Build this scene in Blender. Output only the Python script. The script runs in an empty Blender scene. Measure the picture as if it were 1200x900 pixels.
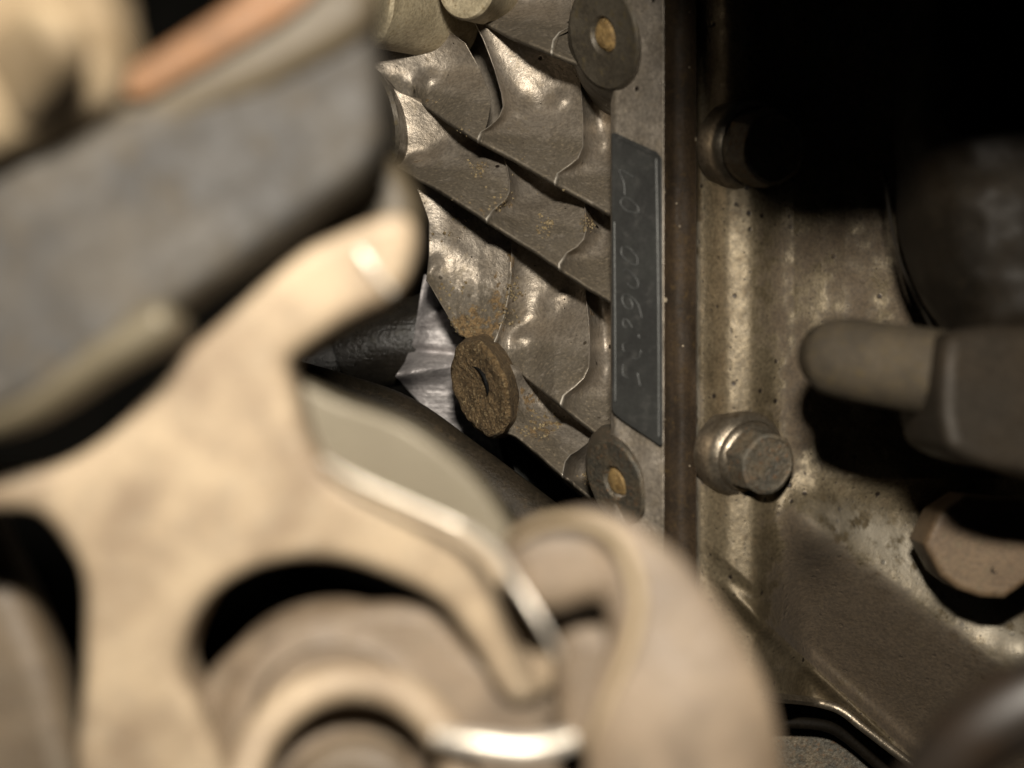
import bpy, math, random
import numpy as np
from mathutils import Vector, Matrix
random.seed(7); rng = np.random.RandomState(7)
sc = bpy.context.scene
C = sc.collection
Z0 = 1.0            # height of the lens above the ground, metres
K = 0.0005          # metres per photo pixel at one metre from the lens

# ------------------------------------------------------------ camera, light
cd = bpy.data.cameras.new('camera'); cam = bpy.data.objects.new('camera', cd); C.objects.link(cam)
cam.location = (0, 0, Z0); cam.rotation_euler = (math.radians(90), 0, 0)
cd.lens = 60; cd.sensor_width = 36; cd.clip_start = 0.01; cd.clip_end = 20
cd.dof.use_dof = True; cd.dof.focus_distance = 0.360; cd.dof.aperture_fstop = 9.0
sc.camera = cam
w = bpy.data.worlds.new('World'); sc.world = w; w.use_nodes = True
w.node_tree.nodes['Background'].inputs[0].default_value = (0.9, 0.95, 1.0, 1)
w.node_tree.nodes['Background'].inputs[1].default_value = 0.003
ld = bpy.data.lights.new('camera_flash', 'AREA'); ld.shape = 'RECTANGLE'; ld.size = 0.026; ld.size_y = 0.014
ld.energy = 2.05; ld.color = (1.0, 0.93, 0.82)
fl = bpy.data.objects.new('camera_flash', ld); C.objects.link(fl)
fl.location = (0.004, 0.0, Z0 + 0.08)
fl.rotation_euler = (math.radians(78), 0, 0)
sc.view_settings.view_transform = 'Standard'; sc.view_settings.look = 'None'
sc.view_settings.exposure = 0; sc.view_settings.gamma = 1
sc.cycles.use_denoising = True
sc.cycles.max_bounces = 5; sc.cycles.diffuse_bounces = 2

def W(px, py, d):
    return Vector(((px - 600) * K * d, d, Z0 - (py - 450) * K * d))

# ------------------------------------------------------------ materials
class NT:
    def __init__(s, name):
        s.m = bpy.data.materials.new(name); s.m.use_nodes = True
        s.t = s.m.node_tree; s.b = s.t.nodes['Principled BSDF']
        s.co = s.t.nodes.new('ShaderNodeTexCoord').outputs['Object']
    def n(s, kind, **kw):
        o = s.t.nodes.new(kind)
        for k, v in kw.items(): setattr(o, k, v)
        return o
    def l(s, a, b): s.t.links.new(a, b)
    def noise(s, scale, detail=5, rough=0.6, dist=0.0):
        o = s.n('ShaderNodeTexNoise'); o.inputs['Scale'].default_value = scale
        o.inputs['Detail'].default_value = detail; o.inputs['Roughness'].default_value = rough
        o.inputs['Distortion'].default_value = dist
        s.l(s.co, o.inputs['Vector']); return o.outputs['Fac']
    def ramp(s, fac, a, b, va=0.0, vb=1.0):
        o = s.n('ShaderNodeMapRange'); o.interpolation_type = 'SMOOTHSTEP'
        for k, v in zip((1, 2, 3, 4), (a, b, va, vb)): o.inputs[k].default_value = v
        s.l(fac, o.inputs[0]); return o.outputs[0]
    def mix(s, fac, a, b):
        o = s.n('ShaderNodeMix'); o.data_type = 'RGBA'
        if isinstance(fac, float): o.inputs[0].default_value = fac
        else: s.l(fac, o.inputs[0])
        for i, c in ((6, a), (7, b)):
            if isinstance(c, tuple): o.inputs[i].default_value = (*c, 1)
            else: s.l(c, o.inputs[i])
        return o.outputs[2]
    def math(s, op, a, b):
        o = s.n('ShaderNodeMath'); o.operation = op
        for i, c in ((0, a), (1, b)):
            if isinstance(c, (int, float)): o.inputs[i].default_value = c
            else: s.l(c, o.inputs[i])
        return o.outputs[0]

def mat(name, c1, c2, c3=None, metal=0.4, rough=(0.35, 0.6), big=60, fine=1400, bump=0.3,
        spots=0.0, spotcol=(0.02, 0.014, 0.01), dirt_shade=None, wear_glint=None, scratch=0.0, grain=0.25, crust=0.0, bdist=0.0004, spec=0.5, crumbs=1.6, rustc=None):
    t = NT(name); t.b.inputs['Specular IOR Level'].default_value = spec
    nb = t.noise(big, 6, 0.6, 0.4); nm = t.noise(big * 6, 5, 0.65); nf = t.noise(fine, 4, 0.7)
    col = t.mix(t.ramp(nb, 0.36, 0.64), c1, c2)
    if c3: col = t.mix(t.ramp(nm, 0.52, 0.72), col, c3)
    g = t.ramp(nf, 0.3, 0.7, 1 - grain, 1 + grain)
    mul = t.n('ShaderNodeVectorMath', operation='SCALE'); t.l(col, mul.inputs[0]); t.l(g, mul.inputs['Scale']); col = mul.outputs[0]
    met = None
    r = t.ramp(nm, 0.3, 0.7, rough[0], rough[1])
    hgt = nf
    if spots:
        for sc_, th in ((330, 0.21), (800, 0.19)):
            v = t.n('ShaderNodeTexVoronoi'); v.inputs['Scale'].default_value = sc_
            t.l(t.co, v.inputs['Vector'])
            msk = t.ramp(v.outputs['Distance'], th * 0.5, th, 1, 0)
            sel = t.n('ShaderNodeSeparateColor'); t.l(v.outputs['Color'], sel.inputs[0])
            msk = t.math('MULTIPLY', msk, t.ramp(sel.outputs[0], 1 - spots, 1 - spots + 0.02))
            col = t.mix(msk, col, spotcol)
            hgt = t.math('SUBTRACT', hgt, t.math('MULTIPLY', msk, 1.2))
    if dirt_shade:  # mask holds real dirt and painted shade
        a = t.n('ShaderNodeAttribute'); a.attribute_name = 'dirt_shade'
        f = t.math('MULTIPLY', t.ramp(t.math('ADD', a.outputs['Fac'], t.math('MULTIPLY', t.math('SUBTRACT', nm, 0.5), 1.6)), 0.3, 0.75), a.outputs['Fac'])
        dc = t.mix(t.ramp(nf, 0.35, 0.65), dirt_shade, tuple(min(1, x * 1.6) for x in dirt_shade)); dc = t.mix(t.ramp(nf, 0.60, 0.68), dc, tuple(min(1, x * crumbs) for x in dirt_shade))
        col = t.mix(f, col, dc)
        r = t.math('ADD', r, t.math('MULTIPLY', f, 0.35))
        met = t.math('MULTIPLY', t.math('SUBTRACT', 1.0, f), metal)
        hgt = t.math('ADD', hgt, t.math('MULTIPLY', t.math('MULTIPLY', f, nm), 2.5))
    if rustc:
        a = t.n('ShaderNodeAttribute'); a.attribute_name = 'rust'
        f = t.ramp(t.math('ADD', a.outputs['Fac'], t.math('MULTIPLY', t.math('SUBTRACT', nm, 0.5), 2.2)), 0.40, 0.65)
        f = t.math('MULTIPLY', f, t.ramp(a.outputs['Fac'], 0.02, 0.2))
        rc = t.mix(t.ramp(nf, 0.35, 0.62), rustc, tuple(x * 2.6 for x in rustc))
        col = t.mix(f, col, rc); r = t.math('ADD', r, t.math('MULTIPLY', f, 0.35)); met = t.math('MULTIPLY', met, t.math('SUBTRACT', 1.0, f))
        hgt = t.math('ADD', hgt, t.math('MULTIPLY', t.math('MULTIPLY', f, nm), 4.0))
    if wear_glint:  # mask holds worn edges and a painted glint
        a = t.n('ShaderNodeAttribute'); a.attribute_name = 'wear_glint'
        f = t.math('MULTIPLY', a.outputs['Fac'], t.ramp(nm, 0.35, 0.5))
        col = t.mix(f, col, wear_glint)
    if scratch:
        mp = t.n('ShaderNodeMapping'); mp.inputs['Scale'].default_value = (1, 1, 14); mp.inputs['Rotation'].default_value = (0, 0.5, 0)
        t.l(t.co, mp.inputs[0]); n2 = t.n('ShaderNodeTexNoise'); n2.inputs['Scale'].default_value = 90; t.l(mp.outputs[0], n2.inputs['Vector'])
        hgt = t.math('ADD', hgt, t.math('MULTIPLY', n2.outputs['Fac'], scratch))
    if crust: hgt = t.math('ADD', hgt, t.math('MULTIPLY', nm, crust))
    t.l(col, t.b.inputs['Base Color']); t.l(r, t.b.inputs['Roughness'])
    if met: t.l(met, t.b.inputs['Metallic'])
    else: t.b.inputs['Metallic'].default_value = metal
    bp = t.n('ShaderNodeBump'); bp.inputs['Strength'].default_value = bump; bp.inputs['Distance'].default_value = bdist
    t.l(hgt, bp.inputs['Height']); t.l(bp.outputs[0], t.b.inputs['Normal'])
    return t.m

M = {}
M['cast'] = mat('cast_aluminium', (0.3120, 0.2720, 0.2238), (0.2365, 0.1991, 0.1540), (0.2616, 0.2185, 0.1632), metal=0.65, rough=(0.37, 0.50), big=70, spots=0.10,
                bump=0.35, dirt_shade=(0.034, 0.026, 0.015), wear_glint=(0.60, 0.55, 0.47), crumbs=4.5, rustc=(0.062, 0.040, 0.018))
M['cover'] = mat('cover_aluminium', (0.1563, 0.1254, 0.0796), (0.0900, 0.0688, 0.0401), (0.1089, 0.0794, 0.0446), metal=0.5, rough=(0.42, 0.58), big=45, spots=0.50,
                 bump=0.3, dirt_shade=(0.045, 0.032, 0.019), wear_glint=(0.36, 0.325, 0.26), grain=0.3)
M['silver'] = mat('wrinkled_silver_aluminium', (0.3910, 0.3643, 0.3565), (0.2760, 0.2562, 0.2530), metal=0.35, rough=(0.42, 0.52), fine=900, bump=0.9, big=120, scratch=0.8)
M['greycast'] = mat('dull_grey_cast', (0.10, 0.10, 0.095), (0.07, 0.068, 0.06), metal=0.5, rough=(0.4, 0.6), bump=0.5)
M['boss'] = mat('boss_face_metal', (0.0936, 0.0792, 0.0576), (0.0612, 0.0504, 0.0360), (0.0936, 0.0720, 0.0360), metal=0.4, rough=(0.45, 0.65), big=90, bump=0.3)
M['rust'] = mat('rusty_boss', (0.1518, 0.0978, 0.0437), (0.0828, 0.0506, 0.0196), (0.3323, 0.2541, 0.1368), metal=0.15, rough=(0.6, 0.8), big=260, fine=1300, bump=1.0, grain=0.5, crust=1.5, bdist=0.0007)
M['grime'] = mat('baked_grime', (0.19, 0.145, 0.075), (0.09, 0.06, 0.028), (0.28, 0.23, 0.14), metal=0.0, rough=(0.6, 0.8), big=300, bump=0.5)
M['bore'] = mat('tan_bore', (0.2604, 0.1674, 0.0620), (0.1364, 0.0806, 0.0248), (0.2790, 0.2046, 0.0992), metal=0.1, rough=(0.6, 0.8), big=400, bump=0.8)
M['plate'] = mat('plate_grey', (0.0339, 0.0340, 0.0313), (0.0268, 0.0263, 0.0247), (0.0446, 0.0433, 0.0396), metal=0.2, rough=(0.4, 0.5), big=80, bump=0.12, grain=0.12)
M['plate_edge'] = mat('plate_edge_grey', (0.0455, 0.0461, 0.0429), (0.0338, 0.0351, 0.0319), metal=0.3, rough=(0.4, 0.5), bump=0.15)
M['engrave'] = mat('engraved_line', (0.0595, 0.0605, 0.0575), (0.0396, 0.0396, 0.0377), metal=0.3, rough=(0.45, 0.6), big=600)
M['gasket'] = mat('brown_joint', (0.0288, 0.0184, 0.0096), (0.0168, 0.0112, 0.0064), (0.0392, 0.0248, 0.0104), metal=0.1, rough=(0.6, 0.75), big=90, bump=0.3, spots=0.06, spotcol=(0.3, 0.25, 0.18), spec=.2)
M['gritty'] = mat('pale_cast_boss', (0.3840, 0.3264, 0.2189), (0.2880, 0.2400, 0.1550), (0.2112, 0.1632, 0.0912), metal=0.25, rough=(0.5, 0.65), big=120, bump=0.5)
M['washer'] = mat('washer_steel', (0.2448, 0.2088, 0.1584), (0.1440, 0.1188, 0.0864), (0.1080, 0.0792, 0.0504), metal=0.8, rough=(0.28, 0.42), big=120, bump=0.25)
M['bolt'] = mat('dirty_bolt', (0.120, 0.096, 0.064), (0.080, 0.072, 0.056), (0.152, 0.080, 0.036), metal=0.4, rough=(0.4, 0.65), big=180, bump=0.8, grain=0.4, crust=1.0)
M['nut'] = mat('tan_bolt_face', (0.1082, 0.0716, 0.0390), (0.0902, 0.0578, 0.0308), (0.0992, 0.0737, 0.0408), metal=0.15, rough=(0.5, 0.65), big=110, bump=0.2)
M['tube'] = mat('tube_metal', (0.0487, 0.0376, 0.0238), (0.0325, 0.0256, 0.0172), (0.0584, 0.0421, 0.0172), metal=0.0, rough=(0.7, 0.8), big=130, bump=0.9, spec=.25)
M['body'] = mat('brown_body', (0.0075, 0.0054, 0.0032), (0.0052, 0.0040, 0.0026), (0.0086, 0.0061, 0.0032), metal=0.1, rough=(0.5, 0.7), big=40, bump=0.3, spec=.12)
M['elbow'] = mat('elbow_metal', (0.0252, 0.0189, 0.0127), (0.0196, 0.0157, 0.0114), metal=0.2, rough=(0.45, 0.6), big=30, bump=0.2, spec=.15)
M['black'] = mat('black_rubber', (0.0070, 0.0070, 0.0070), (0.0120, 0.0110, 0.0090), metal=0.0, rough=(0.4, 0.55), big=60, bump=0.4, spec=.05)
M['hose'] = mat('oily_black_hose', (0.0095, 0.0084, 0.0067), (0.0146, 0.0123, 0.0095), (0.0213, 0.0185, 0.0118), metal=0.0, rough=(0.22, 0.4), big=50, bump=0.5, scratch=0.6, crust=1.5, spec=.35)
M['bar'] = mat('dark_brown_bar', (0.0306, 0.0234, 0.0153), (0.0189, 0.0153, 0.0099), (0.0477, 0.0342, 0.0198), metal=0.2, rough=(0.4, 0.6), big=70, bump=0.6, spots=0.04, spec=.2)
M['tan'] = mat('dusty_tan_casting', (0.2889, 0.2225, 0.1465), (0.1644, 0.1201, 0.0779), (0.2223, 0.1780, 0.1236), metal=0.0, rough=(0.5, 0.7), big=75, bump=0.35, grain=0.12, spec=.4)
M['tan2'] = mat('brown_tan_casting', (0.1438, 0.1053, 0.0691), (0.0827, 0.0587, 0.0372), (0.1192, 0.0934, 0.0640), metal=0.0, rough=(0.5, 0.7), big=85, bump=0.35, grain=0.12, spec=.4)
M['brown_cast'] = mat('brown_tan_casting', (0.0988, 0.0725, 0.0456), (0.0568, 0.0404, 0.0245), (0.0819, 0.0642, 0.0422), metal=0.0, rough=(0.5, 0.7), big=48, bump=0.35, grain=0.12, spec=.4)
M['olive'] = mat('olive_metal', (0.0876, 0.0734, 0.0479), (0.0740, 0.0606, 0.0380), metal=0.2, rough=(0.4, 0.5), big=40, bump=0.2, grain=0.08, spec=.3)
M['olive_dark'] = mat('olive_metal', (0.0409, 0.0343, 0.0223), (0.0345, 0.0283, 0.0177), metal=0.2, rough=(0.4, 0.5), big=40, bump=0.2, grain=0.08, spec=.3)
M['bright'] = mat('highlight_metal', (0.558, 0.504, 0.432), (0.450, 0.405, 0.342), metal=0.6, rough=(0.3, 0.4), big=80, bump=0.3)  # bright base colour for the painted highlights
M['rubber'] = mat('dusty_rubber', (0.0350, 0.0285, 0.0199), (0.0153, 0.0130, 0.0103), (0.0426, 0.0332, 0.0211), metal=0.0, rough=(0.55, 0.75), big=55, bump=0.3, grain=0.12, spec=.3)
M['rubber2'] = mat('grey_rubber', (0.0548, 0.0424, 0.0251), (0.0434, 0.0338, 0.0215), metal=0.0, rough=(0.45, 0.55), big=28, bump=0.2, grain=0.1, spec=.2)
M['orange'] = mat('orange_rust', (0.1171, 0.0580, 0.0251), (0.0910, 0.0467, 0.0215), metal=0.0, rough=(0.5, 0.65), big=110, bump=0.3, spec=.2)
M['pale'] = mat('pale_tan', (0.2346, 0.1808, 0.1125), (0.1466, 0.1075, 0.0635), (0.2639, 0.2053, 0.1368), metal=0.0, rough=(0.6, 0.75), big=40, bump=0.3, grain=0.1, spec=.2)
M['blue'] = mat('blue_grey_hose', (0.0081, 0.0104, 0.0108), (0.0135, 0.0085, 0.0050), metal=0.0, rough=(0.35, 0.5), big=22, bump=0.1, grain=0.05, spec=.3)
M['wall'] = mat('dark_bulkhead', (0.0150, 0.0140, 0.0120), (0.0100, 0.0100, 0.0090), metal=0.0, rough=(0.6, 0.8), big=10, bump=0.1, spec=0.0)

# ------------------------------------------------------------ object helpers
def thing(name, label, cat, loc, group=None):
    o = bpy.data.objects.new(name, None); C.objects.link(o); o.location = loc
    o.empty_display_size = 0.01
    o['label'] = label; o['category'] = cat
    if group: o['group'] = group
    return o
def wloc(o):
    v = Vector((0, 0, 0))
    while o is not None: v = v + o.location; o = o.parent
    return v
def mesh(name, verts, faces, m, parent=None, smooth=True, dirt_shade=None, wear_glint=None, label=None, sharp=None):
    """verts in world coordinates; origin goes to the parent's base"""
    off = wloc(parent) if parent else Vector((0, 0, 0))
    V = np.asarray(verts, dtype=float).reshape(-1, 3) - np.array(off)[None]
    me = bpy.data.meshes.new(name)
    me.from_pydata(V.tolist(), [], faces if isinstance(faces, list) else faces.tolist())
    me.materials.append(M[m] if isinstance(m, str) else m)
    if smooth: me.polygons.foreach_set('use_smooth', [True] * len(me.polygons))
    for nm, arr in (('dirt_shade', dirt_shade), ('wear_glint', wear_glint)):
        if arr is not None:
            a = me.attributes.new(nm, 'FLOAT', 'POINT'); a.data.foreach_set('value', np.asarray(arr, dtype=np.float32).ravel())
    me.validate(); me.update()
    if sharp: me.set_sharp_from_angle(angle=math.radians(sharp))
    o = bpy.data.objects.new(name, me); C.objects.link(o)
    if parent: o.parent = parent
    if label: o['label'] = label
    return o
def tag(o, label, cat, group=None):
    o['label'] = label; o['category'] = cat
    if group: o['group'] = group
    return o
def I(pts):
    xs = np.array([p[0] for p in pts], float); ys = np.array([p[1] for p in pts], float)
    return lambda v: np.interp(v, xs, ys)
def smooth_poly(pts, n=8, closed=False):
    P = [np.array(p, float) for p in pts]; out = []
    N = len(P); rngi = range(N if closed else N - 1)
    for i in rngi:
        g = lambda k: P[k % N] if closed else P[min(max(k, 0), N - 1)]
        p0, p1, p2, p3 = g(i - 1), g(i), g(i + 1), g(i + 2)
        for j in range(n):
            t = j / n
            out.append(0.5 * ((2 * p1) + (p2 - p0) * t + (2 * p0 - 5 * p1 + 4 * p2 - p3) * t * t + (3 * p1 - p0 - 3 * p2 + p3) * t ** 3))
    if not closed: out.append(P[-1])
    return out
def vnoise(x, y, seed=0):
    """cheap smooth value noise for displacement"""
    r = np.random.RandomState(seed); G = r.rand(64, 64)
    xi = np.floor(x).astype(int); yi = np.floor(y).astype(int); fx = x - xi; fy = y - yi
    fx = fx * fx * (3 - 2 * fx); fy = fy * fy * (3 - 2 * fy)
    g = lambda a, b: G[a % 64, b % 64]
    return (g(xi, yi) * (1 - fx) + g(xi + 1, yi) * fx) * (1 - fy) + (g(xi, yi + 1) * (1 - fx) + g(xi + 1, yi + 1) * fx) * fy - 0.5
def P2W(px, py, d):
    return np.stack([(px - 600) * K * d, d, Z0 - (py - 450) * K * d], -1)
def grid_faces(nr, nc, off=0):
    a = np.arange(nr * nc).reshape(nr, nc) + off
    return np.stack([a[:-1, :-1], a[1:, :-1], a[1:, 1:], a[:-1, 1:]], -1).reshape(-1, 4)

def tube(name, pts, r, m, parent=None, seg=12, caps=True, n=6, flat=1.0, label=None):
    """pts: (px,py,d) with a radius in photo pixels at that depth (number or list)"""
    Rr = [r] * len(pts) if not isinstance(r, (list, tuple)) else r
    q = smooth_poly([(*p, rr) for p, rr in zip(pts, Rr)], n)
    cen = [W(p[0], p[1], p[2]) for p in q]; rad = [p[3] * K * p[2] for p in q]
    V = []; up = Vector((0.03, 1, 0.02)); N = len(cen)
    for i in range(N):
        tdir = (cen[min(i + 1, N - 1)] - cen[max(i - 1, 0)]).normalized()
        s = tdir.cross(up)
        if s.length < 1e-3: s = tdir.cross(Vector((0, 0, 1)))
        s.normalize(); u = s.cross(tdir).normalized()
        for k in range(seg):
            a = 2 * math.pi * k / seg
            V.append(cen[i] + s * math.cos(a) * rad[i] + u * math.sin(a) * rad[i] * flat)
    F = [(i * seg + k, i * seg + (k + 1) % seg, (i + 1) * seg + (k + 1) % seg, (i + 1) * seg + k) for i in range(N - 1) for k in range(seg)]
    if caps: F += [tuple(range(seg))[::-1], tuple((N - 1) * seg + k for k in range(seg))]
    return mesh(name, [tuple(v) for v in V], F, m, parent, sharp=60, label=label)

def frame_from(ax, roll=0.0):
    ax = Vector(ax).normalized(); s = ax.cross(Vector((0, 0, 1)))
    if s.length < 1e-3: s = Vector((1, 0, 0))
    s.normalize(); u = s.cross(ax).normalized()
    c, sn = math.cos(roll), math.sin(roll)
    return ax, s * c + u * sn, u * c - s * sn
def lathe(name, cen, ax, prof, m, parent=None, seg=64, wob=0.0, sharp=35, lobes=None, label=None, roll=0.0, back=None, lump=0.0):
    """prof: (radius m, height along axis m) list"""
    ax, s, u = frame_from(ax, roll); V = []
    for (r, h) in prof:
        for k in range(seg):
            a = 2 * math.pi * k / seg
            rr = r * (1 + wob * (math.sin(3 * a + 1) * 0.5 + math.sin(7 * a) * 0.3 + math.sin(13 * a + 2) * .2))
            if lobes: rr *= lobes(a, h)
            hl = h
            if lump:
                gx, gy = np.array(rr * math.cos(a) * 900 + 30), np.array(rr * math.sin(a) * 900 + 30)
                hl = h + lump * float(vnoise(gx, gy, 3) + .6 * vnoise(gx * 2.3, gy * 2.3, 4))
                rr *= 1 + .05 * float(vnoise(np.array(a * 5.0), np.array(1.5), 5))
            V.append(tuple(cen + s * math.cos(a) * rr + u * math.sin(a) * rr + (back * (-h) if back is not None and h < -.0015 else ax * hl)))
    F = [(i * seg + k, i * seg + (k + 1) % seg, (i + 1) * seg + (k + 1) % seg, (i + 1) * seg + k) for i in range(len(prof) - 1) for k in range(seg)]
    F += [tuple(range(seg))[::-1], tuple((len(prof) - 1) * seg + k for k in range(seg))]
    return mesh(name, V, F, m, parent, sharp=sharp, label=label)

def slab(name, loops, d, thick, m, parent=None, bev=0.003, tilt=(0, 0), c=(600, 450), smooth_n=6, bres=4, hump=None, label=None):
    """outline loops in photo pixels at depth d (front face), real thickness and rounded edge; tilt = metres of depth per pixel"""
    cu = bpy.data.curves.new('t', 'CURVE'); cu.dimensions = '2D'; cu.fill_mode = 'BOTH'
    s = K * d
    for lp in loops:
        q = smooth_poly(lp, smooth_n, True) if smooth_n else lp
        sp = cu.splines.new('POLY'); sp.points.add(len(q) - 1); sp.use_cyclic_u = True
        for i, p in enumerate(q): sp.points[i].co = ((p[0] - c[0]) * s, -(p[1] - c[1]) * s, 0, 1)
    cu.extrude = thick / 2 - bev; cu.bevel_depth = bev; cu.bevel_resolution = bres; cu.offset = -bev
    o = bpy.data.objects.new('t', cu); C.objects.link(o)
    bpy.context.view_layer.update()
    me0 = bpy.data.meshes.new_from_object(o.evaluated_get(bpy.context.evaluated_depsgraph_get()))
    co = np.zeros(len(me0.vertices) * 3); me0.vertices.foreach_get('co', co); co = co.reshape(-1, 3)
    F = [tuple(p.vertices) for p in me0.polygons]
    bpy.data.objects.remove(o)
    px = co[:, 0] / s + c[0]; py = -co[:, 1] / s + c[1]
    # parallel body standing at depth d: front face is z = +thick/2
    dd = d + (thick / 2 - co[:, 2]) + tilt[0] * (px - c[0]) + tilt[1] * (py - c[1])
    if hump is not None: dd = dd - hump(px, py)
    V = np.stack([(px - 600) * K * d, dd, Z0 - (py - 450) * K * d], -1)
    ob = mesh(name, V, F, m, parent, sharp=40, label=label)
    return ob

# ------------------------------------------------------------ bulkhead behind everything
b = mesh('bulkhead', [tuple(W(x, y, .75)) for x, y in ((-900, -700), (2100, -700), (2100, 1600), (-900, 1600))] +
         [tuple(W(x, y, .76)) for x, y in ((-900, -700), (2100, -700), (2100, 1600), (-900, 1600))],
         [(0, 3, 2, 1), (4, 5, 6, 7), (0, 1, 5, 4), (2, 3, 7, 6), (1, 2, 6, 5), (3, 0, 4, 7)], 'wall', smooth=False)
b['kind'] = 'structure'

# ------------------------------------------------------------ ribbed crankcase casting
eng = thing('engine_casting', 'ribbed grey aluminium engine casting with slanting fins and grey number plate, centre', 'engine casting', W(600, 640, .38))
def wall_d(x, y): return 0.367 - 0.006 * np.clip((x - 440) / 275.0, -0.4, 1.3) + 0.00003 * (y - 300) * 0.2

E = {0: I([(380, -160), (730, -40)]),
     1: I([(400, -66), (553, 20), (600, 42), (680, 75), (720, 108), (760, 130)]),
     2: I([(420, 84), (487, 117), (520, 138), (560, 163), (605, 187), (650, 213), (713, 248), (740, 262)]),
     3: I([(420, 170), (468, 197), (515, 221), (560, 250), (606, 280), (633, 297), (680, 330), (713, 350), (740, 366)]),
     4: I([(480, 300), (500, 328), (520, 362), (535, 388), (560, 405), (603, 432), (650, 467), (692, 501), (714, 519), (740, 540)]),
     5: I([(540, 490), (575, 500), (604, 510), (630, 530), (650, 548), (687, 578), (714, 602), (740, 620)])}
def rough_edge(f, k):
    return lambda x: f(x) + .9 * vnoise(np.asarray(x, float) / 13 + 70 * 1, np.full_like(np.asarray(x, float), k * 3.3), 40) + .5 * vnoise(np.asarray(x, float) / 4.5, np.full_like(np.asarray(x, float), k * 5.1), 41)
for k_ in (1, 2, 3, 4, 5): E[k_] = rough_edge(E[k_], k_)
PROUD = 1.2   # how far the ribs stand out of the wall
PR = {1: I([(545, 0), (575, .008), (620, .017), (720, .022)]),
      2: I([(483, 0), (500, .006), (545, .015), (720, .017)]),
      3: I([(464, 0.001), (485, .010), (530, .016), (720, .018)]),
      4: I([(500, .004), (535, .004), (560, 0), (596, 0), (615, .006), (650, .014), (720, .016)]),
      5: I([(550, .006), (604, .008), (640, .012), (720, .014)])}
RUST = [(548, 388, 42, 1.0), (600, 345, 14, .8), (596, 370, 22, .9), (560, 400, 40, 1.0), (600, 300, 10, .7), (598, 325, 10, .8), (640, 480, 25, .7), (610, 490, 30, .9),
        (540, 360, 20, .7), (686, 262, 12, 1.0), (692, 380, 12, .5), (640, 265, 12, .8), (560, 197, 12, .8), (585, 232, 22, .5), (505, 70, 16, .3), (625, 460, 16, .6),
        (690, 555, 16, .6), (650, 510, 25, .6), (530, 330, 16, .4), (688, 345, 10, .6), (520, 120, 14, .5), (575, 165, 12, .5), (470, 100, 10, .3)]
def dirt_shade_map(x, y, shelf):  # dirt spots, plus shade painted on the rib shelves
    v = np.zeros_like(x)
    for cx, cy, r, a in RUST: v = np.maximum(v, a * np.exp(-(((x - cx) ** 2 + (y - cy) ** 2) / (r * r))))
    return np.clip(np.maximum(v, shelf), 0, 1)

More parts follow.
